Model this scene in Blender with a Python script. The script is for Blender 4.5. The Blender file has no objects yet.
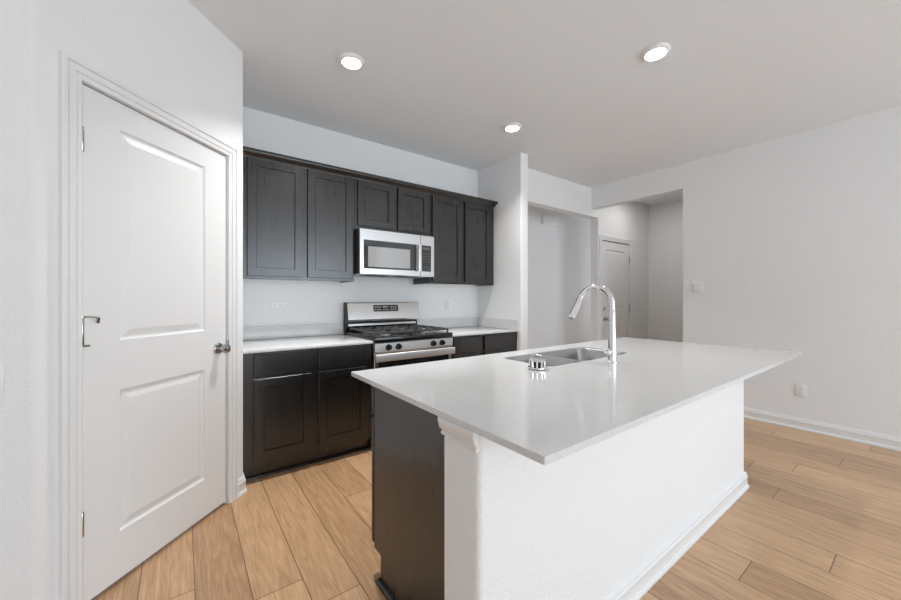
import bpy, bmesh, math
from mathutils import Vector, Matrix
PI = math.pi
sc = bpy.context.scene
COL = sc.collection

# ------------------------------------------------------------------ camera, light, exposure
cd = bpy.data.cameras.new('camera'); cam = bpy.data.objects.new('camera', cd); COL.objects.link(cam)
cd.sensor_width = 36.0; cd.sensor_fit = 'HORIZONTAL'; cd.lens = 36.0 * 360.6 / 901.0
cd.shift_y = -2.3 / 901.0; cd.clip_start = 0.02
cam.location = (0, 0, 1.21); cam.rotation_euler = (PI / 2, 0, -0.63894)
sc.camera = cam
sc.view_settings.view_transform = 'Standard'; sc.view_settings.look = 'None'
sc.view_settings.gamma = 1.0; sc.view_settings.use_curve_mapping = False
sc.view_settings.exposure = 0.0
w = bpy.data.worlds.new('sky'); sc.world = w; w.use_nodes = True
P_SKY, P_WIN_LEFT, P_WIN_RIGHT, P_DOWN_A, P_DOWN_B, P_DOWN_C, P_ENTRY, P_PASSAGE = 0.5, 36.0, 135.0, 14.0, 4.5, 8.0, 5.0, 16.0
bg = w.node_tree.nodes['Background']; bg.inputs[0].default_value = (0.86, 0.93, 1.0, 1); bg.inputs[1].default_value = P_SKY
DAY = (0.79, 0.90, 1.0); LAMP = (1.0, 0.985, 0.955)

def area(name, loc, rot, sx, sy, power, color=(1, 1, 1), shape='RECTANGLE', spread=180):
    l = bpy.data.lights.new(name, 'AREA'); l.shape = shape; l.size = sx; l.size_y = sy
    l.energy = power; l.color = color; l.spread = math.radians(spread)
    o = bpy.data.objects.new(name, l); COL.objects.link(o); o.location = loc; o.rotation_euler = rot
    return o
area('daylight_left_window', (-0.45, -4.26, 1.35), (PI / 2, 0, 0), 1.9, 2.0, P_WIN_LEFT, DAY)
area('daylight_right_window', (2.6, -4.26, 1.25), (PI / 2, 0, 0), 3.0, 2.2, P_WIN_RIGHT, DAY)
area('passage_fill_light', (7.36, 3.29, 1.35), (PI / 2, 0, PI / 2), 0.55, 1.9, P_PASSAGE, (0.97, 0.98, 1.0))  # added fill at the unseen passage end, brightens the passage wall

# ------------------------------------------------------------------ materials
def mat(name, col, rough=0.5, metal=0.0, spec=0.5, bump=None, coat=0.0):
    m = bpy.data.materials.new(name); m.use_nodes = True
    nt = m.node_tree; b = nt.nodes['Principled BSDF']
    b.inputs['Base Color'].default_value = (*col, 1); b.inputs['Roughness'].default_value = rough
    b.inputs['Metallic'].default_value = metal; b.inputs['Specular IOR Level'].default_value = spec
    b.inputs['Coat Weight'].default_value = coat
    if bump:
        sc_, st, det = bump
        tc = nt.nodes.new('ShaderNodeTexCoord'); n = nt.nodes.new('ShaderNodeTexNoise')
        n.inputs['Scale'].default_value = sc_; n.inputs['Detail'].default_value = det
        bp = nt.nodes.new('ShaderNodeBump'); bp.inputs['Strength'].default_value = st; bp.inputs['Distance'].default_value = 0.0035
        nt.links.new(tc.outputs['Object'], n.inputs['Vector']); nt.links.new(n.outputs['Fac'], bp.inputs['Height'])
        nt.links.new(bp.outputs['Normal'], b.inputs['Normal'])
    return m
def emis(name, col, s):
    m = mat(name, col, 0.5); b = m.node_tree.nodes['Principled BSDF']
    b.inputs['Emission Color'].default_value = (*col, 1); b.inputs['Emission Strength'].default_value = s
    return m

M_WALL = mat('wall_paint', (0.86, 0.86, 0.86), 0.65, spec=0.3, bump=(85, 0.7, 2))
M_CEIL = mat('ceiling_paint', (0.865, 0.885, 0.905), 0.8, spec=0.2, bump=(80, 0.4, 2))
M_TRIM = mat('trim_paint', (0.84, 0.84, 0.84), 0.35)
M_DOOR = mat('door_paint', (0.82, 0.82, 0.82), 0.38)
M_PLASTIC = mat('white_plastic', (0.86, 0.86, 0.85), 0.3)
M_SLOT = mat('slot_dark', (0.05, 0.05, 0.05), 0.6)
M_GAP = mat('dark_gap', (0.02, 0.02, 0.02), 0.8)
M_CHROME = mat('chrome', (0.82, 0.82, 0.83), 0.06, metal=1)
M_NICKEL = mat('nickel', (0.5, 0.5, 0.5), 0.16, metal=1)
M_BLACK = mat('black_enamel', (0.012, 0.012, 0.013), 0.14)
M_BLACKM = mat('black_matte', (0.02, 0.02, 0.02), 0.5)
M_IRON = mat('cast_iron', (0.04, 0.04, 0.041), 0.30, bump=(300, 0.2, 2))
M_GLASS = mat('black_glass', (0.015, 0.015, 0.016), 0.05, spec=0.8)
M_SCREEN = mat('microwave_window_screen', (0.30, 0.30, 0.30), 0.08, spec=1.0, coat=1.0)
M_KEY = mat('key_legend', (0.11, 0.11, 0.11), 0.5)
M_MELA = mat('pale_melamine', (0.72, 0.71, 0.69), 0.5)
M_LED = mat('display_digits', (0.55, 0.58, 0.6), 0.5)
M_LENS = emis('downlight_lens', (1.0, 0.985, 0.96), 14.0)
M_GREYMET = mat('grey_painted_metal', (0.45, 0.45, 0.45), 0.45)

def steel(name, base, rough, axis):
    m = mat(name, base, rough, metal=1.0); nt = m.node_tree; b = nt.nodes['Principled BSDF']
    tc = nt.nodes.new('ShaderNodeTexCoord'); mp = nt.nodes.new('ShaderNodeMapping'); n = nt.nodes.new('ShaderNodeTexNoise')
    s = [420, 420, 420]; s[axis] = 12.0; mp.inputs['Scale'].default_value = s
    n.inputs['Scale'].default_value = 1; n.inputs['Detail'].default_value = 2
    mr = nt.nodes.new('ShaderNodeMapRange'); mr.inputs['To Min'].default_value = rough - 0.015; mr.inputs['To Max'].default_value = rough + 0.03
    nt.links.new(tc.outputs['Object'], mp.inputs['Vector']); nt.links.new(mp.outputs['Vector'], n.inputs['Vector'])
    nt.links.new(n.outputs['Fac'], mr.inputs['Value']); nt.links.new(mr.outputs['Result'], b.inputs['Roughness'])
    return m
M_STEEL = steel('brushed_steel', (0.66, 0.66, 0.66), 0.25, 0)
M_SINK = steel('sink_steel', (0.40, 0.40, 0.40), 0.28, 0)
M_STEEL_SOFT = steel('satin_steel', (0.74, 0.74, 0.74), 0.42, 0)

def cabinet_mat():
    m = mat('espresso_stained_wood', (0.01, 0.0095, 0.01), 0.27, spec=0.9); nt = m.node_tree; b = nt.nodes['Principled BSDF']
    tc = nt.nodes.new('ShaderNodeTexCoord'); mp = nt.nodes.new('ShaderNodeMapping'); mp.inputs['Scale'].default_value = (60, 60, 4)
    n = nt.nodes.new('ShaderNodeTexNoise'); n.inputs['Scale'].default_value = 1; n.inputs['Detail'].default_value = 5
    cr = nt.nodes.new('ShaderNodeValToRGB')
    cr.color_ramp.elements[0].position = 0.3; cr.color_ramp.elements[0].color = (0.0050, 0.0050, 0.0053, 1)
    cr.color_ramp.elements[1].position = 0.75; cr.color_ramp.elements[1].color = (0.0085, 0.0083, 0.0087, 1)
    mr = nt.nodes.new('ShaderNodeMapRange'); mr.inputs['To Min'].default_value = 0.26; mr.inputs['To Max'].default_value = 0.30
    L = nt.links.new
    L(tc.outputs['Object'], mp.inputs['Vector']); L(mp.outputs['Vector'], n.inputs['Vector'])
    L(n.outputs['Fac'], cr.inputs['Fac']); L(cr.outputs['Color'], b.inputs['Base Color'])
    L(n.outputs['Fac'], mr.inputs['Value']); L(mr.outputs['Result'], b.inputs['Roughness'])
    return m
M_CAB = cabinet_mat()

def quartz_mat():
    m = mat('pale_quartz', (0.7, 0.7, 0.7), 0.09, spec=0.5); nt = m.node_tree; b = nt.nodes['Principled BSDF']
    tc = nt.nodes.new('ShaderNodeTexCoord'); n = nt.nodes.new('ShaderNodeTexNoise')
    n.inputs['Scale'].default_value = 260; n.inputs['Detail'].default_value = 3
    cr = nt.nodes.new('ShaderNodeValToRGB')
    cr.color_ramp.elements[0].position = 0.35; cr.color_ramp.elements[0].color = (0.64, 0.64, 0.64, 1)
    cr.color_ramp.elements[1].position = 0.6; cr.color_ramp.elements[1].color = (0.73, 0.73, 0.73, 1)
    L = nt.links.new
    L(tc.outputs['Object'], n.inputs['Vector']); L(n.outputs['Fac'], cr.inputs['Fac']); L(cr.outputs['Color'], b.inputs['Base Color'])
    return m
M_QUARTZ = quartz_mat()

def floor_mat():
    m = mat('oak_plank_floor', (0.5, 0.35, 0.22), 0.32, spec=0.7); nt = m.node_tree; b = nt.nodes['Principled BSDF']; L = nt.links.new
    def math_(op, a, bb=None):
        n = nt.nodes.new('ShaderNodeMath'); n.operation = op
        for i, v in enumerate((a, bb)):
            if v is None: continue
            if isinstance(v, (int, float)): n.inputs[i].default_value = v
            else: L(v, n.inputs[i])
        return n.outputs[0]
    tc = nt.nodes.new('ShaderNodeTexCoord'); sx = nt.nodes.new('ShaderNodeSeparateXYZ'); L(tc.outputs['Object'], sx.inputs[0])
    X, Y = sx.outputs['X'], sx.outputs['Y']
    u = math_('DIVIDE', math_('ADD', X, -0.041 + 18.7), 0.187)
    row = math_('FLOOR', u); fu = math_('FRACT', u)
    # end joints: one stagger per plank row
    seen = {-1: 1.832, 0: 1.30, 1: 1.624, 2: 1.45, 3: 1.25, 10: 0.504, 11: -0.22, 12: 0.28, 13: -0.05, 14: -0.35, 15: 0.589, 16: -0.12, 17: 0.80, 18: 0.598, 19: -0.30, 20: 0.415, 21: -0.1}
    rp_ = nt.nodes.new('ShaderNodeValToRGB'); rp_.color_ramp.interpolation = 'CONSTANT'; el = rp_.color_ramp.elements
    el.remove(el[1])
    for i in range(28):
        k = i - 3; o_ = (-seen.get(k, (k * 0.618 * 1.45) % 1.45) / 1.45) % 1.0
        e_ = el[0] if i == 0 else el.new(i / 28.0)
        e_.position = i / 28.0; e_.color = (o_, o_, o_, 1)
    L(math_('DIVIDE', math_('ADD', row, 3.5 - 100.0), 28.0), rp_.inputs['Fac'])
    v = math_('ADD', math_('DIVIDE', Y, 1.45), rp_.outputs['Color']); v = math_('ADD', v, 20.0)
    cell = math_('FLOOR', v); fv = math_('FRACT', v)
    cb = nt.nodes.new('ShaderNodeCombineXYZ'); L(row, cb.inputs[0]); L(cell, cb.inputs[1])
    wn2 = nt.nodes.new('ShaderNodeTexWhiteNoise'); wn2.noise_dimensions = '2D'; L(cb.outputs[0], wn2.inputs['Vector'])
    # seams
    du = math_('MULTIPLY', math_('MINIMUM', fu, math_('SUBTRACT', 1.0, fu)), 0.187)
    dv = math_('MULTIPLY', math_('MINIMUM', fv, math_('SUBTRACT', 1.0, fv)), 1.45)
    d = math_('MINIMUM', du, dv)
    seam = nt.nodes.new('ShaderNodeMapRange'); seam.inputs['From Min'].default_value = 0.0008; seam.inputs['From Max'].default_value = 0.0032
    L(d, seam.inputs['Value'])
    # grain, shifted per plank
    off = math_('MULTIPLY', wn2.outputs['Value'], 37.0)
    gv = nt.nodes.new('ShaderNodeCombineXYZ'); L(math_('MULTIPLY', X, 16.0), gv.inputs[0]); L(math_('MULTIPLY', Y, 1.5), gv.inputs[1]); L(off, gv.inputs[2])
    gn = nt.nodes.new('ShaderNodeTexNoise'); gn.inputs['Scale'].default_value = 1.6; gn.inputs['Detail'].default_value = 8; gn.inputs['Distortion'].default_value = 2.6
    L(gv.outputs[0], gn.inputs['Vector'])
    gv2 = nt.nodes.new('ShaderNodeCombineXYZ'); L(math_('MULTIPLY', X, 160.0), gv2.inputs[0]); L(math_('MULTIPLY', Y, 6.0), gv2.inputs[1]); L(off, gv2.inputs[2])
    gn2 = nt.nodes.new('ShaderNodeTexNoise'); gn2.inputs['Scale'].default_value = 1.0; gn2.inputs['Detail'].default_value = 3
    L(gv2.outputs[0], gn2.inputs['Vector'])
    g = math_('ADD', math_('MULTIPLY', gn.outputs['Fac'], 0.55), math_('MULTIPLY', gn2.outputs['Fac'], 0.45))
    t = math_('ADD', math_('MULTIPLY', math_('SUBTRACT', g, 0.5), 2.3), math_('ADD', math_('MULTIPLY', math_('SUBTRACT', wn2.outputs['Value'], 0.5), 0.55), 0.5))
    cr = nt.nodes.new('ShaderNodeValToRGB'); e = cr.color_ramp.elements
    e[0].position = 0.0; e[0].color = FLOOR_DARK; e[1].position = 1.0; e[1].color = FLOOR_LIGHT
    L(t, cr.inputs['Fac'])
    mx = nt.nodes.new('ShaderNodeMix'); mx.data_type = 'RGBA'; L(seam.outputs['Result'], mx.inputs['Factor'])
    mx.inputs['A'].default_value = (0.17, 0.105, 0.062, 1); L(cr.outputs['Color'], mx.inputs['B'])
    L(mx.outputs['Result'], b.inputs['Base Color'])
    bp = nt.nodes.new('ShaderNodeBump'); bp.inputs['Strength'].default_value = 0.35; bp.inputs['Distance'].default_value = 0.0015
    hgt = math_('ADD', math_('MULTIPLY', gn2.outputs['Fac'], 0.25), seam.outputs['Result'])
    L(hgt, bp.inputs['Height']); L(bp.outputs['Normal'], b.inputs['Normal'])
    return m
FLOOR_DARK = (0.40, 0.225, 0.115, 1); FLOOR_LIGHT = (0.74, 0.475, 0.27, 1)
M_FLOOR = floor_mat()

# ------------------------------------------------------------------ mesh helpers
def newbm(): return bmesh.new()
def merge(dst, src):
    me = bpy.data.meshes.new('tmp'); src.to_mesh(me); src.free(); dst.from_mesh(me); bpy.data.meshes.remove(me)
def box(bm, x0, x1, y0, y1, z0, z1, bev=0.0, seg=2):
    t = bmesh.new(); r = bmesh.ops.create_cube(t, size=1.0)
    for v in t.verts:
        v.co = Vector(((x0 + x1) / 2 + v.co.x * (x1 - x0), (y0 + y1) / 2 + v.co.y * (y1 - y0), (z0 + z1) / 2 + v.co.z * (z1 - z0)))
    if bev > 0:
        bmesh.ops.bevel(t, geom=list(t.edges), offset=bev, segments=seg, affect='EDGES', profile=0.5)
    merge(bm, t); return bm
def bx(*a, **k): return box(newbm(), *a, **k)
def prism(bm, pts, fn, a, b):
    """closed 2-D polygon pts extruded from a to b; fn(p, t) -> 3-D"""
    n = len(pts)
    A = [bm.verts.new(fn(p, a)) for p in pts]; B = [bm.verts.new(fn(p, b)) for p in pts]
    bm.faces.new(A); bm.faces.new(B[::-1])
    for i in range(n): bm.faces.new((A[i], B[i], B[(i + 1) % n], A[(i + 1) % n]))
    bmesh.ops.recalc_face_normals(bm, faces=bm.faces); return bm
def up(p, t): return (p[0], p[1], t)
def round_poly(pts, radii, seg=5):
    out = []; n = len(pts)
    for i, (p, r) in enumerate(zip(pts, radii)):
        p = Vector(p)
        if r <= 0: out.append(tuple(p)); continue
        a = (Vector(pts[i - 1]) - p).normalized(); c = (Vector(pts[(i + 1) % n]) - p).normalized()
        half = a.angle(c) / 2; d = r / math.tan(half)
        p0 = p + a * d; p1 = p + c * d; cen = p + (a + c).normalized() * (r / math.sin(half))
        v0 = p0 - cen; v1 = p1 - cen; ang = v0.angle_signed(v1)
        for k in range(seg + 1):
            t = -ang * k / seg; cs, sn = math.cos(t), math.sin(t)
            out.append((cen.x + v0.x * cs - v0.y * sn, cen.y + v0.x * sn + v0.y * cs))
    return out
def rrect(x0, x1, y0, y1, r, seg=6):
    out = []
    for cx, cy, a0 in ((x1 - r, y1 - r, 0), (x0 + r, y1 - r, 90), (x0 + r, y0 + r, 180), (x1 - r, y0 + r, 270)):
        for k in range(seg + 1):
            a = math.radians(a0 + 90 * k / seg); out.append((cx + r * math.cos(a), cy + r * math.sin(a)))
    return out
def sweep(bm, path, profile, fn, closed_profile=True):
    """profile (o,n) swept along open 2-D path, o to the LEFT of travel, mitred; fn(p2, n) -> 3-D"""
    P = [Vector(p) for p in path]; rings = []
    for i, p in enumerate(P):
        ns = []
        if i > 0: d = (P[i] - P[i - 1]).normalized(); ns.append(Vector((-d.y, d.x)))
        if i < len(P) - 1: d = (P[i + 1] - P[i]).normalized(); ns.append(Vector((-d.y, d.x)))
        if len(ns) == 2:
            m = (ns[0] + ns[1]).normalized(); m = m / m.dot(ns[0])
        else: m = ns[0]
        rings.append([bm.verts.new(fn(p + m * o, n)) for o, n in profile])
    k = len(profile)
    for a, b in zip(rings, rings[1:]):
        for j in range(k if closed_profile else k - 1):
            bm.faces.new((a[j], a[(j + 1) % k], b[(j + 1) % k], b[j]))
    if closed_profile:
        bm.faces.new(rings[0][::-1]); bm.faces.new(rings[-1])
    bmesh.ops.recalc_face_normals(bm, faces=bm.faces); return bm
def frame_of(d):
    d = Vector(d).normalized(); a = Vector((0, 0, 1)) if abs(d.z) < 0.9 else Vector((1, 0, 0))
    u = d.cross(a).normalized(); return u, d.cross(u).normalized()
def lathe(bm, prof, origin=(0, 0, 0), axis=(0, 0, 1), seg=28):
    """prof: (radius, height along axis) list"""
    o = Vector(origin); d = Vector(axis).normalized(); u, v = frame_of(d); rings = []
    for r, h in prof:
        if r < 1e-6: rings.append([bm.verts.new(o + d * h)])
        else: rings.append([bm.verts.new(o + d * h + (u * math.cos(2 * PI * k / seg) + v * math.sin(2 * PI * k / seg)) * r) for k in range(seg)])
    for a, b in zip(rings, rings[1:]):
        for k in range(seg):
            k2 = (k + 1) % seg
            if len(a) == 1 and len(b) == 1: continue
            if len(a) == 1: bm.faces.new((a[0], b[k2], b[k]))
            elif len(b) == 1: bm.faces.new((a[k], a[k2], b[0]))
            else: bm.faces.new((a[k], a[k2], b[k2], b[k]))
    if len(rings[0]) > 1: bm.faces.new(rings[0][::-1])
    if len(rings[-1]) > 1: bm.faces.new(rings[-1])
    bmesh.ops.recalc_face_normals(bm, faces=bm.faces); return bm
def tube(bm, pts, radii, seg=16):
    P = [Vector(p) for p in pts]; rings = []; u = None
    for i, p in enumerate(P):
        d = (P[min(i + 1, len(P) - 1)] - P[max(i - 1, 0)]).normalized()
        if u is None: u, _ = frame_of(d)
        u = (u - d * u.dot(d)).normalized(); v = d.cross(u)
        rings.append([bm.verts.new(p + (u * math.cos(2 * PI * k / seg) + v * math.sin(2 * PI * k / seg)) * radii[i]) for k in range(seg)])
    for a, b in zip(rings, rings[1:]):
        for k in range(seg): bm.faces.new((a[k], a[(k + 1) % seg], b[(k + 1) % seg], b[k]))
    bm.faces.new(rings[0][::-1]); bm.faces.new(rings[-1])
    bmesh.ops.recalc_face_normals(bm, faces=bm.faces); return bm
def loft(bm, loops, cap_last=True, cap_first=False):
    R = [[bm.verts.new(p) for p in lp] for lp in loops]; n = len(R[0])
    for a, b in zip(R, R[1:]):
        for k in range(n): bm.faces.new((a[k], a[(k + 1) % n], b[(k + 1) % n], b[k]))
    if cap_last: bm.faces.new(R[-1])
    if cap_first: bm.faces.new(R[0][::-1])
    return bm
def panel_slab(bm, x0, x1, z0, z1, yf, yb, openings, steps, edge=0.003):
    """slab whose front (towards -y) is at yf, back at yb, with moulded panels.
    openings: (x0,x1,z0,z1); steps: (inset, depth) from the opening edge inwards"""
    e = edge
    xs = sorted({x0 + e, x1 - e, *[o[0] for o in openings], *[o[1] for o in openings]})
    zs = sorted({z0 + e, z1 - e, *[o[2] for o in openings], *[o[3] for o in openings]})
    V = {}
    def vt(x, y, z):
        k = (round(x, 5), round(y, 5), round(z, 5))
        if k not in V: V[k] = bm.verts.new((x, y, z))
        return V[k]
    def quad(a, b, c, d): bm.faces.new((a, b, c, d))
    for i in range(len(xs) - 1):
        for j in range(len(zs) - 1):
            cx = (xs[i] + xs[i + 1]) / 2; cz = (zs[j] + zs[j + 1]) / 2
            if any(o[0] < cx < o[1] and o[2] < cz < o[3] for o in openings): continue
            quad(vt(xs[i], yf, zs[j]), vt(xs[i + 1], yf, zs[j]), vt(xs[i + 1], yf, zs[j + 1]), vt(xs[i], yf, zs[j + 1]))
    for ox0, ox1, oz0, oz1 in openings:
        prev = None
        for ins, dep in [(0, 0)] + list(steps):
            a, b, c, d = ox0 + ins, ox1 - ins, oz0 + ins, oz1 - ins
            cur = [vt(a, yf + dep, c), vt(b, yf + dep, c), vt(b, yf + dep, d), vt(a, yf + dep, d)]
            if prev:
                for k in range(4): quad(prev[k], prev[(k + 1) % 4], cur[(k + 1) % 4], cur[k])
            prev = cur
        bm.faces.new(prev)
    # outer chamfer, sides, back
    def loop(x0, x1, z0, z1, y):
        pts = [vt(x0, y, z0), vt(x1, y, z0), vt(x1, y, z1), vt(x0, y, z1)]
        return pts
    a = loop(x0 + e, x1 - e, z0 + e, z1 - e, yf); b = loop(x0, x1, z0, z1, yf + e); c = loop(x0, x1, z0, z1, yb)
    for p, q in ((a, b), (b, c)):
        for k in range(4): quad(p[k], p[(k + 1) % 4], q[(k + 1) % 4], q[k])
    bm.faces.new(c[::-1])
    bmesh.ops.recalc_face_normals(bm, faces=bm.faces); return bm

def obj(name, bm, m, parent=None, label=None, kind=None, cat=None, group=None, sharp=32):
    me = bpy.data.meshes.new(name); bm.to_mesh(me); bm.free()
    for p in me.polygons: p.use_smooth = True
    me.set_sharp_from_angle(angle=math.radians(sharp))
    me.materials.append(m)
    o = bpy.data.objects.new(name, me); COL.objects.link(o)
    if parent: o.parent = parent
    tagp(o, label, cat, group, kind); return o
def tagp(o, label=None, cat=None, group=None, kind=None):
    for k, v in (('label', label), ('category', cat), ('group', group), ('kind', kind)):
        if v: o[k] = v
    return o
def thing(name, label, cat, loc=(0, 0, 0), rotz=0.0, group=None, kind=None):
    o = bpy.data.objects.new(name, None); COL.objects.link(o); o.empty_display_size = 0.05
    o.location = loc; o.rotation_euler = (0, 0, rotz)
    return tagp(o, label, cat, group, kind)
def copy_tree(o, parent=None):
    c = o.copy(); COL.objects.link(c); c.parent = parent
    for ch in [x for x in bpy.data.objects if x.parent == o]: copy_tree(ch, c)
    return c
def struct(name, bm, m, label=None, cat='wall'): return obj(name, bm, m, None, label, 'structure', cat)

# ------------------------------------------------------------------ room shell
CEIL = 2.735
BACK = 3.29          # face of the kitchen back wall
RW = 4.565            # face of the right wall
T = 0.115
struct('floor', bx(-1.82, 7.5, -4.34, 4.0, -0.06, 0), M_FLOOR, 'oak plank floor running through the kitchen', 'floor')
struct('ceiling', bx(-1.82, 7.5, -4.34, 4.0, CEIL, CEIL + 0.08), M_CEIL, 'flat white ceiling over the kitchen', 'ceiling')
struct('wall_back', bx(0.30, 2.85, BACK, BACK + T, 0, CEIL), M_WALL, 'white wall behind the range and the dark cabinets')

# pantry: diagonal wall with the door, its return and the strip to the left
HX, HY = -0.306, 1.964; D2 = math.sqrt(0.5)
def dg(s, n): return (HX + (s * D2) - n * D2, HY + s * D2 + n * D2)     # n = into the wall
LC, RC = dg(-0.150, 0), dg(0.860, 0)
bm = newbm()
prism(bm, round_poly([(-1.7, LC[1]), LC, dg(-0.028, 0), dg(-0.028, T), dg(-0.19, T), (-1.7, LC[1] + T)], [0, 0.03, 0, 0, 0, 0]), up, 0, CEIL)
prism(bm, round_poly([dg(0.745, 0), RC, (RC[0], BACK + T), (RC[0] - T, BACK + T), (RC[0] - T, RC[1] + 0.05), dg(0.745, T)], [0, 0.022, 0, 0, 0, 0]), up, 0, CEIL)
prism(bm, [dg(-0.028, 0), dg(0.745, 0), dg(0.745, T), dg(-0.028, T)], up, 2.058, CEIL)
struct('wall_pantry', bm, M_WALL, 'white corner pantry wall around the white panel door')

bm = newbm()
prism(bm, round_poly([(2.85, 2.597), (2.965, 2.597), (2.965, 3.6), (2.85, 3.6)], [0.012, 0.012, 0, 0]), up, 0, CEIL)
struct('wall_wing', bm, M_WALL, 'short white wing wall ending the cabinet run')
bm = newbm()
box(bm, 2.965, 4.735, 2.86, 2.86 + T, 2.345, CEIL)
box(bm, 4.735, 4.812, 2.86, 2.86 + T, 0, CEIL)
box(bm, 5.632, 7.4, 2.86, 2.86 + T, 0, CEIL)
box(bm, 4.812, 5.632, 2.86, 2.86 + T, 2.055, CEIL)
struct('wall_entry', bm, M_WALL, 'white wall with the passage opening and the entry door')
bm = newbm(); box(bm, RW, RW + T, -4.2, 1.715, 0, CEIL); box(bm, RW, RW + T, 1.715, 2.86, 2.452, CEIL)
struct('wall_right', bm, M_WALL, 'long white right wall with a tall opening to the entry')
bm = newbm(); box(bm, 6.24, 6.24 + T, 1.0, 2.86, 0, CEIL); struct('wall_entry_right', bm, M_WALL, 'white side wall of the entry seen through the opening')
bm = newbm(); box(bm, RW + T, 6.355, 1.0 - T, 1.0, 0, CEIL); struct('wall_entry_front', bm, M_WALL, 'white near wall of the entry')
bm = newbm(); box(bm, 2.85, 7.4, 3.6, 3.6 + T, 0, CEIL); struct('wall_passage', bm, M_WALL, 'grey shaded wall at the back of the passage')
bm = newbm(); box(bm, 7.4, 7.4 + T, 2.86, 3.0, 0, CEIL); box(bm, 7.4, 7.4 + T, 3.58, 3.715, 0, CEIL); box(bm, 7.4, 7.4 + T, 3.0, 3.58, 0, 0.4); box(bm, 7.4, 7.4 + T, 3.0, 3.58, 2.3, CEIL); struct('wall_passage_end', bm, M_WALL, 'far end wall of the passage')
bm = newbm(); box(bm, -1.815, -1.7, -4.2, LC[1] + T, 0, CEIL); struct('wall_left', bm, M_WALL, 'white left wall beside the camera')
WINS = [(-1.4, 0.5), (1.1, 4.1)]
bm = newbm(); z0, z1 = 0.15, 2.4
box(bm, -1.815, RW + T, -4.2 - T, -4.2, 0, z0); box(bm, -1.815, RW + T, -4.2 - T, -4.2, z1, CEIL)
box(bm, -1.815, WINS[0][0], -4.2 - T, -4.2, z0, z1); box(bm, WINS[0][1], WINS[1][0], -4.2 - T, -4.2, z0, z1); box(bm, WINS[1][1], RW + T, -4.2 - T, -4.2, z0, z1)
struct('wall_rear', bm, M_WALL, 'white wall with two large windows behind the camera')
for i, (a, b) in enumerate(WINS):
    bm = newbm(); f = 0.05
    box(bm, a, a + f, -4.27, -4.2, z0, z1); box(bm, b - f, b, -4.27, -4.2, z0, z1)
    box(bm, a + f, b - f, -4.27, -4.2, z0, z0 + f); box(bm, a + f, b - f, -4.27, -4.2, z1 - f, z1)
    box(bm, (a + b) / 2 - 0.025, (a + b) / 2 + 0.025, -4.27, -4.2, z0 + f, z1 - f)
    struct('window_%d' % (i + 1), bm, M_TRIM, 'large white framed window behind the camera, ' + ('left one' if i == 0 else 'right one'), 'window')

# baseboards
BB = [(0, 0), (0.021, 0), (0.021, 0.012), (0.016, 0.02), (0.013, 0.022), (0.013, 0.066), (0.016, 0.072), (0.011, 0.079), (0.0105, 0.09), (0.006, 0.098), (0.0, 0.102)]
def baseboard(name, path, label):
    bm = newbm(); sweep(bm, path, BB, lambda p, n: (p.x, p.y, n)); return struct(name, bm, M_TRIM, label, 'baseboard')
baseboard('baseboard_right', [(RW, -4.2), (RW, 1.715)], 'white baseboard along the right wall')
baseboard('baseboard_pantry', [(RC[0], 2.7), RC, dg(0.795, 0)], 'short white baseboard wrapping the pantry corner')
baseboard('baseboard_left', [dg(-0.083, 0), LC, (-1.7, LC[1])], 'white baseboard on the wall left of the pantry door')
baseboard('baseboard_entry', [(6.24, 1.0), (6.24, 2.86), (5.72, 2.86)], 'white baseboard in the entry')
baseboard('baseboard_wing', [(2.965, 3.6), (2.965, 2.597), (2.85, 2.597)], 'white baseboard around the wing wall end')

# ------------------------------------------------------------------ doors
RAISED = [(0.004, 0.006), (0.010, 0.009), (0.016, 0.009), (0.042, 0.0025), (0.045, 0.002)]
CASING = [(0, 0), (0, -0.011), (0.004, -0.0135), (0.015, -0.0135), (0.0165, -0.009), (0.021, -0.009), (0.024, -0.0155), (0.044, -0.0170), (0.0455, -0.012), (0.050, -0.012), (0.053, -0.020), (0.064, -0.0205), (0.068, -0.017), (0.068, 0)]
def casing(bm, x0, x1, ztop, zb=0.0):
    return sweep(bm, [(x1 + 0.004, zb), (x1 + 0.004, ztop), (x0 - 0.004, ztop), (x0 - 0.004, zb)][::-1], CASING, lambda p, n: (p.x, n, p.y))
def jamb(bm, x0, x1, ztop, depth):
    box(bm, x0 - 0.019, x0 - 0.003, 0, depth, 0, ztop + 0.016); box(bm, x1 + 0.003, x1 + 0.019, 0, depth, 0, ztop + 0.016)
    box(bm, x0 - 0.003, x1 + 0.003, 0, depth, ztop + 0.003, ztop + 0.016)
    # stop behind the slab
    box(bm, x0 - 0.003, x0 + 0.010, 0.042, 0.075, 0, ztop + 0.003); box(bm, x1 - 0.010, x1 + 0.003, 0.042, 0.075, 0, ztop + 0.003)
    box(bm, x0 + 0.010, x1 - 0.010, 0.042, 0.075, ztop - 0.010, ztop + 0.003); return bm
def knob(parent, x, z, y=0.0, mt=None):
    mt = mt or M_NICKEL
    k = obj('knob', lathe(newbm(), [(0.011, 0.006), (0.010, 0.028), (0.016, 0.034), (0.025, 0.042), (0.0275, 0.052), (0.024, 0.061), (0.012, 0.066), (0, 0.067)], (x, y, z), (0, -1, 0)), mt, parent)
    obj('rosette', lathe(newbm(), [(0.0325, 0.0), (0.0325, 0.004), (0.028, 0.009), (0.012, 0.010), (0, 0.010)], (x, y, z), (0, -1, 0)), mt, k)
    return k
def hinge(parent, x, z, h=0.09, mt=None):
    bm = newbm(); lathe(bm, [(0.0, -h / 2 - 0.004), (0.004, -h / 2 - 0.003), (0.0058, -h / 2), (0.0058, h / 2), (0.004, h / 2 + 0.003), (0, h / 2 + 0.004)], (x, -0.004, z), (0, 0, 1), 12)
    box(bm, x, x + 0.004, -0.001, 0.003, z - h / 2, z + h / 2)
    return obj('hinge', bm, mt or M_NICKEL, parent)

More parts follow.
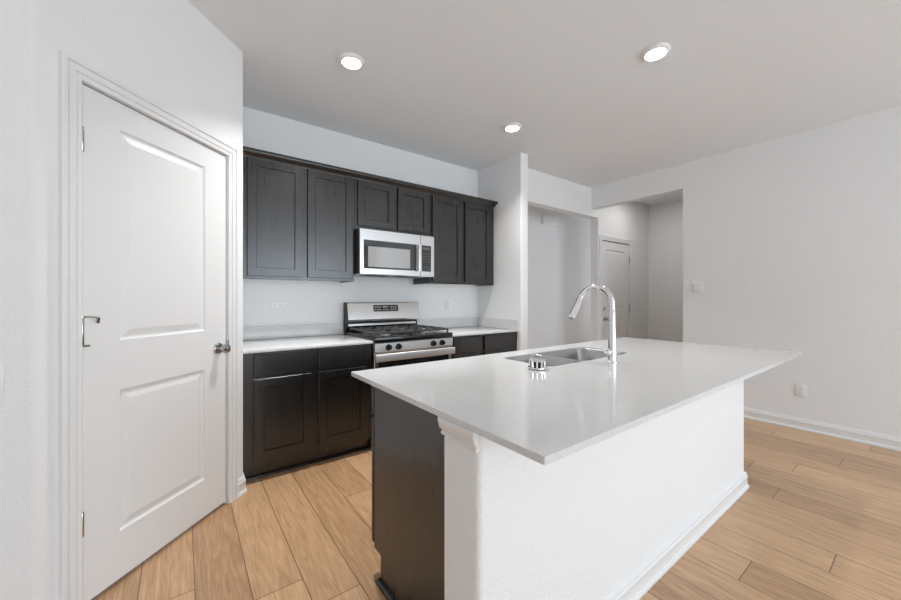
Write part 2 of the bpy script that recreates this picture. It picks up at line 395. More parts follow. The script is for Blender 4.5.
d1 = thing('door_1', 'white two-panel pantry door with silver knob at left of kitchen', 'door', (HX, HY, 0), PI / 4, kind='structure')
obj('slab', panel_slab(newbm(), -0.006, 0.724, 0.019, 2.036, 0.003, 0.038, [(0.134, 0.574, 0.222, 0.820), (0.134, 0.574, 1.030, 1.922)], RAISED), M_DOOR, d1, sharp=4)
obj('casing', casing(newbm(), -0.010, 0.728, 2.042), M_TRIM, d1)
obj('jamb', jamb(newbm(), -0.010, 0.728, 2.038, T), M_TRIM, d1)
knob(d1, 0.664, 0.922, 0.003)
obj('strike_plate', bx(0.7265, 0.731, -0.0105, 0.02, 0.905, 0.960), M_NICKEL, d1)
hinge(d1, -0.009, 1.820); h2 = hinge(d1, -0.009, 1.080, 0.10); hinge(d1, -0.009, 0.338)
bm = newbm()
lathe(bm, [(0, 0), (0.009, 0.0), (0.009, 0.006), (0, 0.006)], (-0.009, -0.004, 1.133), (0, 0, 1), 12)
tube(bm, [(-0.009, -0.004, 1.136), (0.008, -0.022, 1.136), (0.026, -0.028, 1.132)], [0.004, 0.004, 0.004], 10)
lathe(bm, [(0, 0), (0.006, 0.001), (0.006, 0.024), (0, 0.026)], (0.027, -0.030, 1.134), (0.05, 0.25, -1), 10)
lathe(bm, [(0, 0), (0.005, 0), (0.005, 0.018), (0, 0.018)], (-0.005, -0.006, 1.024), (1, -0.2, 0), 10)
obj('doorstop', bm, M_NICKEL, h2)

d2 = thing('door_2', 'white panelled entry door with deadbolt seen through the opening', 'door', (4.836, 2.86, 0), 0, kind='structure')
W2 = 0.772
obj('slab', panel_slab(newbm(), 0.002, W2, 0.012, 2.036, 0.006, 0.044, [(0.11, W2 - 0.14, 0.25, 0.805), (0.11, W2 - 0.14, 1.045, 1.912)], RAISED), M_DOOR, d2, sharp=4)
obj('casing', casing(newbm(), 0.0, W2 + 0.002, 2.042), M_TRIM, d2)
obj('jamb', jamb(newbm(), 0.0, W2 + 0.002, 2.038, T), M_TRIM, d2)
knob(d2, 0.070, 0.905, 0.006)
obj('deadbolt', lathe(newbm(), [(0.027, 0), (0.027, 0.008), (0.02, 0.014), (0.012, 0.016), (0.012, 0.024), (0, 0.024)], (0.060, 0.006, 1.053), (0, -1, 0)), M_NICKEL, d2)
for z in (1.80, 1.05, 0.30): hinge(d2, W2 + 0.002, z, 0.10)

# ------------------------------------------------------------------ island: pony wall, trim, cabinets, counter
ZC, TH = 0.872, 0.0185
IX0, IX1, IY0, IY1 = 0.617, 3.045, 0.495, 1.592
CX0, CX1, PY0, PY1 = 0.637, 2.880, 0.73, 0.888
bm = newbm()
prism(bm, round_poly([(CX0, PY0), (CX1, PY0), (CX1, PY1), (CX0, PY1)], [0.020, 0.012, 0.012, 0]), up, 0, ZC - TH)
struct('wall_island', bm, M_WALL, 'white textured half wall under the island counter overhang')
baseboard('baseboard_island', [(CX1, PY1), (CX1, PY0), (CX0, PY0), (CX0, PY1)], 'white baseboard along the foot of the island half wall')
# moulding strip on the end face, cut square at the front
PM = [(0, 0.760), (0.007, 0.760), (0.011, 0.766), (0.012, 0.774), (0.008, 0.780), (0.009, 0.786), (0.014, 0.793), (0.0185, 0.804), (0.019, 0.816), (0.021, 0.822), (0.023, 0.832), (0.023, 0.8533), (0, 0.8533)]
PM = [(o_, 0.8533 - (0.8533 - z_) * 0.60) for o_, z_ in PM]
bm = newbm(); prism(bm, PM, lambda p, t: (CX0 - p[0], t, p[1]), PY0 - 0.002, PY1 + 0.003)
struct('trim_1', bm, M_TRIM, 'white profiled trim under the counter at the island column', 'trim')

def cab_door(name, x0, x1, z0, z1, yf, parent, frame=0.057, flip=False):
    bm = newbm()
    panel_slab(bm, x0, x1, z0, z1, yf, yf + 0.02, [(x0 + frame, x1 - frame, z0 + frame, z1 - frame)], [(0.0008, 0.0115), (0.0040, 0.0115), (0.0055, 0.0085)], 0.0012)
    return obj(name, bm, M_CAB, parent)
ic = thing('island_cabinet', 'espresso island cabinet with plain end panel behind white column', 'cabinet', (1.745, 1.2, 0))
ox, oy = 1.745, 1.2
def loc(bm, dx, dy, dz=0):
    for v in bm.verts: v.co -= Vector((dx, dy, dz))
    return bm
bm = newbm(); box(bm, 0.69, 2.84, PY1 + 0.001, 1.44, 0.105, 0.60)
obj('carcass', loc(bm, ox, oy), M_CAB, ic)
obj('toe_board', loc(bx(0.69, 2.84, 1.395, 1.402, 0, 0.105), ox, oy), M_CAB, ic)
for a, b in ((0.6905, 0.71), (1.40, 1.42), (2.24, 2.26), (2.82, 2.84)): obj('partition', loc(bx(a, b, PY1 + 0.001, 1.4395, 0.601, ZC - TH - 0.001), ox, oy), M_CAB, ic)
obj('face_frame', loc(bx(0.69, 2.84, 1.4635, 1.4815, 0.105, ZC - TH - 0.001), ox, oy), M_CAB, ic)
bm = newbm(); prism(bm, [(PY1 + 0.001, 0), (1.402, 0), (1.402, 0.118), (1.466, 0.118), (1.466, ZC - TH - 0.001), (PY1 + 0.001, ZC - TH - 0.001)], lambda p, t: (t, p[0], p[1]), 0.674, 0.69)
obj('end_panel', loc(bm, ox, oy), M_CAB, ic)
bm = newbm(); sweep(bm, [(0.674, PY1 + 0.03), (0.674, 1.404), (1.0, 1.404)], [(0, 0), (0.018, 0), (0.018, 0.006), (0.014, 0.014), (0.007, 0.019), (0, 0.02)], lambda p, n: (p.x, p.y, n))
obj('shoe_molding', loc(bm, ox, oy), M_CAB, ic)
for a, b in ((0.677, 1.04), (1.05, 1.40), (1.43, 1.82), (1.83, 2.23), (2.25, 2.54), (2.55, 2.835)):
    bm = newbm(); panel_slab(bm, -b, -a, 0.13, 0.675, 0, 0.02, [(-b + 0.057, -a - 0.057, 0.187, 0.618)], [(0.0008, 0.0115), (0.0040, 0.0115), (0.0055, 0.0085)], 0.0012)
    for v in bm.verts: v.co = Vector((-v.co.x, 1.502 - v.co.y, v.co.z))
    bmesh.ops.recalc_face_normals(bm, faces=bm.faces); obj('door', loc(bm, ox, oy), M_CAB, ic, sharp=4)
    bm = bx(a, b, 1.482, 1.502, 0.69, 0.838, bev=0.0025, seg=1); obj('drawer_front', loc(bm, ox, oy), M_CAB, ic)

# island counter with sink cut-out
SX0, SX1, SY0, SY1 = 1.437, 2.205, 1.118, 1.462
def slab_with_hole(outer, inner, z0, z1):
    bm = newbm()
    def ring(pts):
        vs = [bm.verts.new((p[0], p[1], z1)) for p in pts]
        return vs, [bm.edges.new((vs[i], vs[(i + 1) % len(vs)])) for i in range(len(vs))]
    vo, eo = ring(outer); vi, ei = ring(inner)
    bmesh.ops.triangle_fill(bm, use_beauty=True, use_dissolve=False, edges=eo + ei)
    top = list(bm.faces)
    ret = bmesh.ops.extrude_face_region(bm, geom=top)
    for v in [g for g in ret['geom'] if isinstance(g, bmesh.types.BMVert)]: v.co.z = z0
    bmesh.ops.recalc_face_normals(bm, faces=bm.faces); return bm
hole = rrect(SX0, SX1, SY0, SY1, 0.05, 8)
bm = slab_with_hole(round_poly([(IX0, IY0), (IX1, IY0), (IX1, IY1), (IX0, IY1)], [0.004] * 4, 3), hole, ZC - TH, ZC)
cx, cy = (IX0 + IX1) / 2, (IY0 + IY1) / 2
t = obj('island_countertop', loc(bm, cx, cy, 0), M_QUARTZ, None, 'large pale grey quartz counter slab covering the island', cat='countertop', sharp=25); t.location = (cx, cy, 0)

# sink
ZS = ZC - 0.005
sk = thing('kitchen_sink', 'stainless undermount double bowl sink in the island counter', 'sink', ((SX0 + SX1) / 2, (SY0 + SY1) / 2, ZS - 0.2))
sx_, sy_, sz_ = sk.location
DIV = 1.735
for a, b, fa, fb in ((SX0 + 0.006, DIV - 0.012, SX0 + 0.001, DIV), (DIV + 0.012, SX1 - 0.006, DIV, SX1 - 0.001)):
    y0, y1 = SY0 + 0.006, SY1 - 0.006
    L_ = []
    left = fa < 1.6
    def rim(x0, x1, z):
        r1, r2, q0, q1 = (0.049, 0.0005, SY0 + 0.001, SY1 - 0.001)
        P_ = []
        for cx_, cy_, a0, rr_ in ((x1, q1, 0, r2 if left else r1), (x0, q1, 90, r1 if left else r2), (x0, q0, 180, r1 if left else r2), (x1, q0, 270, r2 if left else r1)):
            kx = cx_ - rr_ if cx_ == x1 else cx_ + rr_; ky = cy_ - rr_ if cy_ == q1 else cy_ + rr_
            for k in range(9):
                a_ = math.radians(a0 + 90 * k / 8); P_.append((kx + rr_ * math.cos(a_), ky + rr_ * math.sin(a_), z))
        L_.append(P_)
    def lp(x0, x1, y0, y1, r, z): L_.append([(p[0], p[1], z) for p in rrect(x0, x1, y0, y1, r, 8)])
    L0 = len(L_); rim(fa, fb, ZS - 0.0015); rim(fa, fb, ZS)
    lp(a, b, y0, y1, 0.055, ZS); lp(a + 0.004, b - 0.004, y0 + 0.004, y1 - 0.004, 0.055, ZS - 0.006)
    lp(a + 0.008, b - 0.008, y0 + 0.008, y1 - 0.008, 0.055, ZS - 0.165)
    lp(a + 0.014, b - 0.014, y0 + 0.014, y1 - 0.014, 0.055, ZS - 0.184); lp(a + 0.034, b - 0.034, y0 + 0.034, y1 - 0.034, 0.045, ZS - 0.196)
    lp((a + b) / 2 - 0.05, (a + b) / 2 + 0.05, (y0 + y1) / 2 - 0.05, (y0 + y1) / 2 + 0.05, 0.0499, ZS - 0.199)
    bm = newbm(); loft(bm, L_)
    bowl = obj('bowl', loc(bm, sx_, sy_, sz_), M_SINK, sk, sharp=50)
    c = ((a + b) / 2 - sx_, (y0 + y1) / 2 - sy_, ZS - 0.1985 - sz_)
    obj('drain', lathe(newbm(), [(0.044, 0), (0.044, 0.002), (0.036, 0.003), (0.03, -0.0), (0, 0.0)], c), M_CHROME, bowl)

# faucet
FX, FY = 1.820, 1.018
fa = thing('kitchen_faucet', 'tall chrome gooseneck pull-down faucet behind the sink', 'faucet', (FX, FY, ZC))
obj('base', lathe(newbm(), [(0.027, 0), (0.027, 0.004), (0.0225, 0.007), (0.0215, 0.06), (0.0200, 0.10), (0.0170, 0.19), (0.0160, 0.272), (0.0145, 0.276)]), M_CHROME, fa)
pts = [(0, 0, 0.274), (0, 0, 0.302)]; r = 0.098; n = 22; end = math.radians(152)
for k in range(1, n + 1):
    a = end * k / n; pts.append((0, r - r * math.cos(a), 0.302 + r * math.sin(a)))
obj('spout', tube(newbm(), pts, [0.0142] * len(pts), 20), M_CHROME, fa)
p = Vector(pts[-1]); dr = Vector((0, math.sin(end), math.cos(end)))
hd = newbm(); q = [0, 0.002, 0.05, 0.118, 0.138, 0.142]; rr = [0.0146, 0.0158, 0.0172, 0.0200, 0.0206, 0.0196]
tube(hd, [p + dr * s for s in q], rr, 20)
h_ = obj('spray_head', hd, M_CHROME, fa)
obj('nozzle_ring', tube(newbm(), [p + dr * 0.1415, p + dr * 0.145], [0.0175, 0.0170], 20), M_BLACKM, h_)
hb = newbm(); lathe(hb, [(0.0165, 0.0), (0.0165, 0.034), (0.014, 0.039), (0, 0.040)], (-0.014, 0, 0.052), (-1, 0, 0.05), 20)
hl = obj('handle', hb, M_CHROME, fa)
obj('lever', tube(newbm(), [(-0.036, 0.0, 0.060), (-0.058, 0.0, 0.071), (-0.080, 0.0, 0.077), (-0.086, 0.0, 0.078)], [0.0100, 0.0092, 0.0082, 0.006], 16), M_CHROME, hl)

# strainer basket standing on the counter by the sink
st = thing('sink_strainer', 'small chrome strainer basket standing on the counter beside the sink', 'strainer', (1.352, 1.128, ZC))
obj('flange', lathe(newbm(), [(0.030, 0), (0.040, 0.001), (0.0455, 0.006), (0.0455, 0.011), (0.040, 0.0145), (0.028, 0.0155)]), M_CHROME, st)
bm = newbm()
for k in range(10):
    a = 2 * PI * k / 10; c_, s_ = math.cos(a), math.sin(a)
    tube(bm, [(0.034 * c_, 0.034 * s_, 0.0145), (0.036 * c_, 0.036 * s_, 0.041)], [0.0052, 0.0052], 8)
obj('basket', bm, M_CHROME, st)
obj('cap', lathe(newbm(), [(0.0, 0.039), (0.038, 0.039), (0.0395, 0.042), (0.038, 0.045), (0.02, 0.046), (0, 0.046)]), M_CHROME, st)
obj('core', lathe(newbm(), [(0.026, 0.0155), (0.026, 0.0388)]), M_BLACKM, st)

# ------------------------------------------------------------------ wall cabinets
YD, YF = 2.960, 2.980
def wall_cabinet(x0, x1, z0, z1, doors, dz0, dz1, label):
    r = thing('wall_cabinet', label, 'cabinet', ((x0 + x1) / 2, BACK - 0.15, z0)); o = r.location
    bm = newbm(); box(bm, x0, x1, YF + 0.018, BACK - 0.001, z0 + 0.018, z1); box(bm, x0, x0 + 0.016, YF + 0.018, BACK - 0.001, z0, z0 + 0.018); box(bm, x1 - 0.016, x1, YF + 0.018, BACK - 0.001, z0, z0 + 0.018)
    obj('body', loc(bm, *o), M_CAB, r)
    obj('bottom_panel', loc(bx(x0 + 0.017, x1 - 0.017, YF + 0.019, BACK - 0.002, z0 + 0.010, z0 + 0.0178), *o), M_MELA, r, 'pale underside panel')
    obj('face_frame', loc(bx(x0 + 0.0005, x1 - 0.0005, YF, YF + 0.0178, z0, z1, bev=0.001, seg=1), *o), M_CAB, r)
    for a, b in doors:
        bm = newbm(); panel_slab(bm, a, b, dz0, dz1, YD, YF - 0.0005, [(a + 0.056, b - 0.056, dz0 + 0.056, dz1 - 0.056)], [(0.0008, 0.0115), (0.0040, 0.0115), (0.0055, 0.0085)], 0.0012)
        obj('door', loc(bm, *o), M_CAB, r, sharp=4)
    return r
ZT = 2.255
wall_cabinet(0.306, 1.183, 1.348, ZT, [(0.376, 0.757), (0.796, 1.163)], 1.372, 2.230, 'tall dark wall cabinet with two doors next to the pantry wall')
wall_cabinet(1.183, 1.957, 1.800, ZT, [(1.211, 1.556), (1.599, 1.935)], 1.835, 2.228, 'short dark wall cabinet right above the microwave')
wall_cabinet(1.957, 2.820, 1.350, ZT, [(1.981, 2.345), (2.396, 2.752)], 1.372, 2.222, 'tall dark wall cabinet at the right end near the wing wall')
CR = [(0, 2.232), (0.006, 2.232), (0.008, 2.240), (0.013, 2.246), (0.022, 2.262), (0.032, 2.270), (0.034, 2.276), (0.038, 2.278), (0.038, 2.291), (0, 2.291)]
bm = newbm(); sweep(bm, [(2.8205, BACK - 0.001), (2.8205, YF - 0.0005), (0.306, YF - 0.0005)][::1], CR, lambda p, n: (p.x, p.y, n))
for v in bm.verts: pass
box(bm, 0.306, 2.8205, YF, BACK - 0.001, ZT + 0.001, 2.289)
obj('crown_molding', bm, M_CAB, None, 'dark stepped crown molding along the top of the wall cabinets', cat='molding')

# ------------------------------------------------------------------ base cabinets and their counters
BD, BF = 2.630, 2.650
def base_cabinet(x0, x1, cols, label):
    r = thing('base_cabinet', label, 'cabinet', ((x0 + x1) / 2, 2.95, 0)); o = r.location
    bm = newbm(); box(bm, x0, x1, BF + 0.018, BACK - 0.001, 0.105, ZC - TH - 0.001); box(bm, x0, x1, BF + 0.075, BACK - 0.001, 0, 0.105)
    obj('body', loc(bm, *o), M_CAB, r)
    obj('face_frame', loc(bx(x0 + 0.0005, x1 - 0.0005, BF, BF + 0.0178, 0.105, ZC - TH - 0.001, bev=0.001, seg=1), *o), M_CAB, r)
    bm = newbm(); prism(bm, [(BF + 0.0745, 0), (BF + 0.060, 0), (BF + 0.060, 0.006), (BF + 0.064, 0.013), (BF + 0.0745, 0.018)], lambda p, t: (t, p[0], p[1]), x0 + 0.001, x1 - 0.001)
    obj('shoe_molding', loc(bm, *o), M_CAB, r)
    for a, b in cols:
        obj('drawer_front', loc(bx(a, b, BD, BF - 0.0005, 0.694, 0.838, bev=0.002, seg=1), *o), M_CAB, r)
        bm = newbm(); panel_slab(bm, a, b, 0.146, 0.677, BD, BF - 0.0005, [(a + 0.056, b - 0.056, 0.202, 0.621)], [(0.0008, 0.0115), (0.0040, 0.0115), (0.0055, 0.0085)], 0.0012)
        obj('door', loc(bm, *o), M_CAB, r, sharp=4)
    return r
base_cabinet(0.3045, 1.192, [(0.371, 0.735), (0.785, 1.150)], 'dark base cabinet with two drawers left of the range')
base_cabinet(1.964, 2.848, [(1.990, 2.322), (2.374, 2.736)], 'dark base cabinet between the range and the wing wall')
def counter(x0, x1, yf, label, side=False):
    r = thing('countertop', label, 'countertop', ((x0 + x1) / 2, 2.95, ZC - TH)); o = r.location
    obj('slab', loc(bx(x0, x1, yf, BACK - 0.0005, ZC - TH, ZC, bev=0.002, seg=2), *o), M_QUARTZ, r)
    bm = newbm(); box(bm, x0, x1, BACK - 0.02, BACK - 0.0005, ZC + 0.0002, 0.975, bev=0.0015, seg=1)
    if side: box(bm, x1 - 0.02, x1, yf + 0.003, BACK - 0.0203, ZC + 0.0002, 0.975, bev=0.0015, seg=1)
    obj('backsplash', loc(bm, *o), M_QUARTZ, r)
counter(0.3035, 1.194, 2.614, 'pale quartz counter between the pantry wall and the range')
counter(1.963, 2.8495, 2.626, 'pale quartz counter in the corner right of the range', True)

# ------------------------------------------------------------------ range
RX0, RX1 = 1.201, 1.956
rg = thing('gas_range', 'stainless gas range with black grates between the base cabinets', 'range', ((RX0 + RX1) / 2, 2.95, 0)); o = rg.location.copy()
def rp(name, bm, m, parent=rg, label=None): return obj(name, loc(bm, *o), m, parent, label)
bm = newbm(); box(bm, RX0, RX1, 2.645, 3.275, 0.06, 0.853)
for x in (RX0 + 0.05, RX1 - 0.05):
    for y in (2.70, 3.22): lathe(bm, [(0.018, 0), (0.018, 0.06)], (x, y, 0))
rp('body', bm, M_BLACKM)
bm = newbm(); prism(bm, [(2.612, 0.772), (2.600, 0.785), (2.600, 0.846), (2.606, 0.853), (2.648, 0.853), (2.648, 0.772)], lambda p, t: (t, p[0], p[1]), RX0, RX1)
cp = rp('control_panel', bm, M_STEEL_SOFT)
for x in (1.316, 1.406, 1.743, 1.836):
    k = rp('control_knob', lathe(newbm(), [(0.026, 0.0), (0.026, 0.006), (0.022, 0.008), (0.0205, 0.026), (0.018, 0.030), (0, 0.030)], (x, 2.5998, 0.815), (0, -1, 0), 24), M_BLACK)
    rp('pointer', bx(x - 0.003, x + 0.003, 2.566, 2.5697, 0.800, 0.831, bev=0.001, seg=1), M_BLACKM, k)
bm = newbm(); box(bm, RX0, RX1, 2.598, 3.275, 0.854, 0.897, bev=0.004)
rp('cooktop', bm, M_BLACK)
# oven door + handle + drawer
bm = newbm(); panel_slab(bm, RX0 + 0.002, RX1 - 0.002, 0.20, 0.768, 2.612, 2.644, [(RX0 + 0.035, RX1 - 0.035, 0.24, 0.715)], [(0.002, 0.002)], 0.004)
dr_ = rp('oven_door', bm, M_STEEL)
rp('window', bx(RX0 + 0.037, RX1 - 0.037, 2.6115, 2.6135, 0.242, 0.713), M_GLASS, dr_)
bm = newbm(); prism(bm, round_poly([(2.570, 0.708), (2.592, 0.708), (2.592, 0.768), (2.570, 0.768)], [0.008, 0.006, 0.006, 0.008]), lambda p, t: (t, p[0], p[1]), RX0 - 0.004, RX1 + 0.006)
hn = rp('door_handle', bm, M_STEEL_SOFT, dr_)
for x in (RX0 + 0.03, RX1 - 0.05): rp('handle_bracket', bx(x, x + 0.02, 2.592, 2.6115, 0.72, 0.752), M_BLACKM, dr_)
rp('storage_drawer', bx(RX0 + 0.002, RX1 - 0.002, 2.606, 2.644, 0.065, 0.193, bev=0.004), M_STEEL)
# backguard
bm = newbm(); prism(bm, round_poly([(3.275, 0.990), (3.275, 1.166), (3.206, 1.166), (3.172, 1.010), (3.174, 0.990)], [0, 0.004, 0.012, 0.008, 0.004]), lambda p, t: (t, p[0], p[1]), RX0 + 0.004, RX1 + 0.004)
bgd = rp('backguard', bm, M_STEEL)
for a, b in ((RX0 - 0.003, RX0 + 0.0035), (RX1 + 0.0045, RX1 + 0.007)):
    bm = newbm(); prism(bm, [(3.275, 0.898), (3.275, 1.167), (3.210, 1.167), (3.176, 1.010), (3.178, 0.988), (3.226, 0.985), (3.226, 0.898)], lambda p, t: (t, p[0], p[1]), a, b)
    rp('backguard_end', bm, M_BLACKM)
bm = newbm(); box(bm, RX0 + 0.004, RX1 + 0.004, 3.228, 3.275, 0.898, 0.989)
rp('backguard_vent', bm, M_BLACK)
bm = newbm(); prism(bm, [(3.227, 0.935), (3.212, 0.947), (3.212, 0.966), (3.227, 0.974)], lambda p, t: (t, p[0], p[1]), RX0 + 0.02, RX1 - 0.02)
rp('vent_trim', bm, M_STEEL)
def on_guard(x0, x1, z0, z1, off, th=0.002):
    # slab parallel to the sloping face of the backguard
    def yy(z): return 3.172 + (z - 1.010) * (3.206 - 3.172) / (1.166 - 1.010)
    b = newbm()
    prism(b, [(yy(z0) - off, z0), (yy(z1) - off, z1), (yy(z1) - off + th, z1), (yy(z0) - off + th, z0)], lambda p, t: (t, p[0], p[1]), x0, x1); return b
disp = rp('display_panel', on_guard(1.458, 1.722, 1.078, 1.140, 0.0012, 0.0024), M_GLASS, bgd)
for (a, b, z0_, z1_) in [(1.555, 1.61, 1.117, 1.128)] + [(x + i * 0.024, x + 0.014 + i * 0.024, z, z + 0.008) for x in (1.470, 1.640) for i in range(3) for z in (1.092, 1.116)] + [(1.56 + i * 0.02, 1.572 + i * 0.02, 1.092, 1.098) for i in range(3)]:
    rp('touch_key', on_guard(a, b, z0_, z1_, 0.0016, 0.0006), M_LED, disp)
# burners and grates
for bxx in (1.375, 1.782):
    for byy in (2.775, 3.055):
        b_ = rp('burner', lathe(newbm(), [(0.050, 0.8975), (0.048, 0.903), (0.036, 0.906), (0.034, 0.912), (0, 0.912)], (bxx, byy, 0)), M_STEEL)
        rp('burner_cap', lathe(newbm(), [(0.0, 0.912), (0.036, 0.912), (0.038, 0.916), (0.034, 0.920), (0, 0.921)], (bxx, byy, 0)), M_IRON, b_)
for gx0, gx1 in ((1.225, 1.570), (1.587, 1.932)):
    bm = newbm(); zb, zt = 0.920, 0.936; w_ = 0.006
    ys = (2.635, 3.195); xm = (gx0 + gx1) / 2; ym = sum(ys) / 2
    for y in (*ys, ym): box(bm, gx0, gx1, y - w_, y + w_, zb, zt, bev=0.002, seg=1)
    for x in (gx0 + w_, gx1 - w_): box(bm, x - w_, x + w_, ys[0], ys[1], zb, zt, bev=0.002, seg=1)
    for yc in (2.775, 3.055):
        for dx, dy in ((1, 0), (-1, 0), (0, 1), (0, -1)):
            if dx: box(bm, *sorted((xm + dx * 0.03, gx1 if dx > 0 else gx0)), yc - 0.005, yc + 0.005, zb + 0.001, zt + 0.001, bev=0.002, seg=1)
            else:
                ye = (ys[1] if yc > ym else ym) if dy > 0 else (ym if yc > ym else ys[0])
                box(bm, xm - 0.005, xm + 0.005, *sorted((yc + dy * 0.03, ye)), zb + 0.001, zt + 0.001, bev=0.002, seg=1)
        for sx2 in (-0.085, 0.085):
            box(bm, xm + sx2 - 0.005, xm + sx2 + 0.005, yc - 0.13, yc - 0.045, zb + 0.001, zt + 0.001, bev=0.002, seg=1)
            box(bm, xm + sx2 - 0.005, xm + sx2 + 0.005, yc + 0.045, yc + 0.13, zb + 0.001, zt + 0.001, bev=0.002, seg=1)
    for x in (gx0 + 0.008, gx1 - 0.008):
        for y in (*ys, ym): box(bm, x - 0.006, x + 0.006, y - 0.006, y + 0.006, 0.8972, zb + 0.002)
    rp('grate', bm, M_IRON)

# ------------------------------------------------------------------ microwave
MX0, MX1, MZ0, MZ1, MYF = 1.193, 1.946, 1.409, 1.797, 2.880
mw = thing('microwave_oven', 'stainless over-the-range microwave with black glass door', 'microwave', ((MX0 + MX1) / 2, 3.1, MZ0)); o = mw.location.copy()
def mp_(name, bm, m, parent=mw, label=None): return obj(name, loc(bm, *o), m, parent, label)
mp_('body', bx(MX0 + 0.002, MX1 - 0.002, MYF + 0.032, BACK - 0.002, MZ0 + 0.008, MZ1 - 0.002), M_BLACKM)
XD = 1.790
bm = newbm(); panel_slab(bm, MX0, XD - 0.001, MZ0, MZ1, MYF, MYF + 0.031, [(1.227, 1.742, 1.459, 1.704)], [(0.0015, 0.003)], 0.004)
md = mp_('door', bm, M_STEEL)
mp_('glass', bx(1.229, 1.740, MYF + 0.0015, MYF + 0.0028, 1.461, 1.702), M_GLASS, md)
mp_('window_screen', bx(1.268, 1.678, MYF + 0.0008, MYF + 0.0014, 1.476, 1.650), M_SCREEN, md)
bm = newbm(); prism(bm, round_poly([(1.748, MYF - 0.042), (1.782, MYF - 0.042), (1.782, MYF - 0.026), (1.748, MYF - 0.026)], [0.007] * 4), up, 1.456, 1.706)
mh = mp_('handle', bm, M_STEEL, md)
for z in (1.475, 1.670): mp_('handle_post', bx(1.757, 1.773, MYF - 0.0255, MYF - 0.0002, z, z + 0.018), M_STEEL, mh)
bm = newbm(); panel_slab(bm, XD + 0.001, MX1, MZ0, MZ1, MYF, MYF + 0.031, [(1.799, 1.908, 1.457, 1.703)], [(0.0015, 0.003)], 0.004)
cpn = mp_('control_panel', bm, M_STEEL)
kp = mp_('keypad', bx(1.801, 1.906, MYF + 0.0012, MYF + 0.0028, 1.459, 1.701), M_GLASS, cpn)
for r_ in range(7):
    for c_ in range(3):
        if r_ == 2: continue
        x = 1.817 + c_ * 0.028; z = 1.472 + r_ * 0.025
        mp_('key', bx(x, x + 0.016, MYF + 0.0007, MYF + 0.0012, z, z + 0.007), M_KEY, kp)
mp_('clock_display', bx(1.817, 1.889, MYF + 0.0007, MYF + 0.0012, 1.664, 1.684), M_KEY, kp)
ub = mp_('underside', bx(MX0 + 0.004, MX1 - 0.004, MYF + 0.033, BACK - 0.004, MZ0 + 0.001, MZ0 + 0.0075), M_GREYMET, mw, 'grey bottom plate')
for a, b in ((1.30, 1.53), (1.60, 1.83)): mp_('grease_filter', bx(a, b, 2.97, 3.14, MZ0 - 0.001, MZ0 + 0.0008), M_SLOT, ub)

# ------------------------------------------------------------------ downlights
def downlight(x, y, label):
    r = thing('downlight', label, 'ceiling light', (x, y, CEIL), group='round recessed ceiling lights')
    obj('trim_ring', lathe(newbm(), [(0.080, -0.0005), (0.082, -0.004), (0.079, -0.010), (0.066, -0.018), (0.059, -0.0195), (0.058, -0.016), (0, -0.016)], seg=48), M_PLASTIC, r)
    obj('lens', lathe(newbm(), [(0, -0.0165), (0.0578, -0.0165), (0.0578, -0.0190), (0.04, -0.0205), (0, -0.021)], seg=48), M_LENS, r)
    return r
def lamp(x, y, p, sp=115): area('downlight_lamp', (x, y, CEIL - 0.024), (0, 0, 0), 0.12, 0.12, p, LAMP, 'DISK', sp)
dl = downlight(0.872, 2.240, 'lit round ceiling light above the left base cabinet')
for x, y, lb in ((2.352, 1.035, 'lit round ceiling light above the right end of the island'), (2.360, 2.252, 'lit round ceiling light between the wing wall and the island'), (5.25, 2.30, 'lit round ceiling light in the entry beyond the opening')):
    c = copy_tree(dl); c.location = (x, y, CEIL); c['label'] = lb
for x, y, p_ in ((0.872, 2.240, P_DOWN_A), (2.352, 1.035, P_DOWN_B), (2.360, 2.252, P_DOWN_C), (5.25, 2.30, P_ENTRY)): lamp(x, y, p_, 180 if x > 5 else 115)

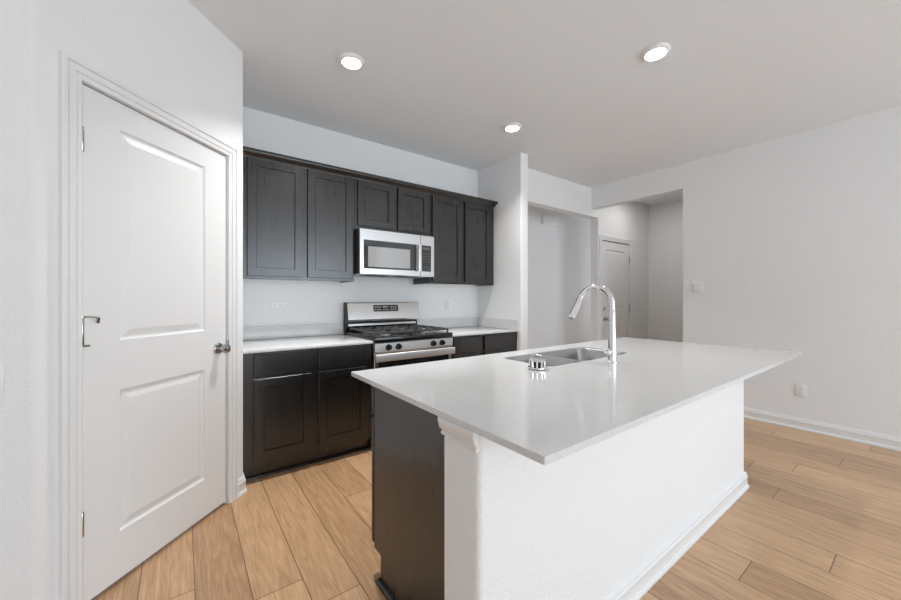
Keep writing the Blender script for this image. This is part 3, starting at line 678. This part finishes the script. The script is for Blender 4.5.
# ------------------------------------------------------------------ outlets, switches, chime
def plate(name, label, cat, loc_, rotz, wd, ht, kind, horiz=False):
    """faces local -y; origin at the centre on the wall"""
    r = thing(name, label, cat, loc_, rotz)
    obj('cover_plate', bx(-wd / 2, wd / 2, -0.006, -0.0002, -ht / 2, ht / 2, bev=0.0025, seg=2), M_PLASTIC, r)
    if kind == 'outlet':
        for s in (-1, 1):
            c = (s * 0.0195, 0) if horiz else (0, s * 0.0195)
            pts = rrect(-0.017 + c[0], 0.017 + c[0], -0.0145 + c[1], 0.0145 + c[1], 0.008, 4)
            bm = newbm(); prism(bm, pts, lambda p, t: (p[0], t, p[1]), -0.0075, -0.0058)
            f = obj('socket', bm, M_PLASTIC, r)
            bm = newbm()
            for q, L2 in ((-0.0063, 0.008), (0.0063, 0.0065)):
                if horiz: box(bm, c[0] - 0.004, c[0] - 0.004 + L2, -0.0078, -0.0074, c[1] + q - 0.0011, c[1] + q + 0.0011)
                else: box(bm, c[0] + q - 0.0011, c[0] + q + 0.0011, -0.0078, -0.0074, c[1] - 0.002, c[1] - 0.002 + L2)
            gx, gz = (c[0] - 0.009, c[1]) if horiz else (c[0], c[1] - 0.008)
            lathe(bm, [(0.0025, 0.0074), (0.0025, 0.0078), (0, 0.0078)], (gx, 0, gz), (0, -1, 0), 10)
            obj('slots', bm, M_SLOT, f)
    else:
        n = 2
        for k in range(n):
            x = (k - (n - 1) / 2) * 0.046 * (wd / 0.116)
            bm = newbm(); prism(bm, [(-0.0058, -0.033), (-0.0085, -0.033), (-0.0062, 0.0), (-0.0075, 0.033), (-0.0058, 0.033)], lambda p, t: (t, p[0], p[1]), x - 0.0165 * wd / 0.116, x + 0.0165 * wd / 0.116)
            obj('rocker', bm, M_PLASTIC, r)
    return r
plate('wall_outlet', 'horizontal white outlet above the counter left of the range', 'outlet', (0.643, BACK, 1.149), 0, 0.120, 0.072, 'outlet', True)
plate('wall_outlet', 'faint upright white outlet above the counter right of the range', 'outlet', (2.412, BACK, 1.128), 0, 0.072, 0.116, 'outlet')
plate('wall_outlet', 'white outlet low on the right wall above the baseboard', 'outlet', (RW, 0.742, 0.354), -PI / 2, 0.078, 0.116, 'outlet')
plate('light_switch', 'white double light switch beside the tall entry opening', 'light switch', (RW, 1.567, 1.328), -PI / 2, 0.100, 0.122, 'switch')
plate('light_switch', 'white light switch cut by the left edge beside the pantry door', 'light switch', (-0.536, LC[1], 0.928), 0, 0.116, 0.122, 'switch')

ch = thing('door_chime', 'white rounded chime box high on the grey passage wall', 'chime', (4.56, 3.6, 2.408))
obj('cover', bx(-0.165, 0.165, -0.060, -0.0005, -0.072, 0.072, bev=0.025, seg=4), M_PLASTIC, ch)
obj('base_plate', bx(-0.170, 0.170, -0.010, -0.0003, -0.077, 0.077, bev=0.004, seg=2), M_PLASTIC, ch)
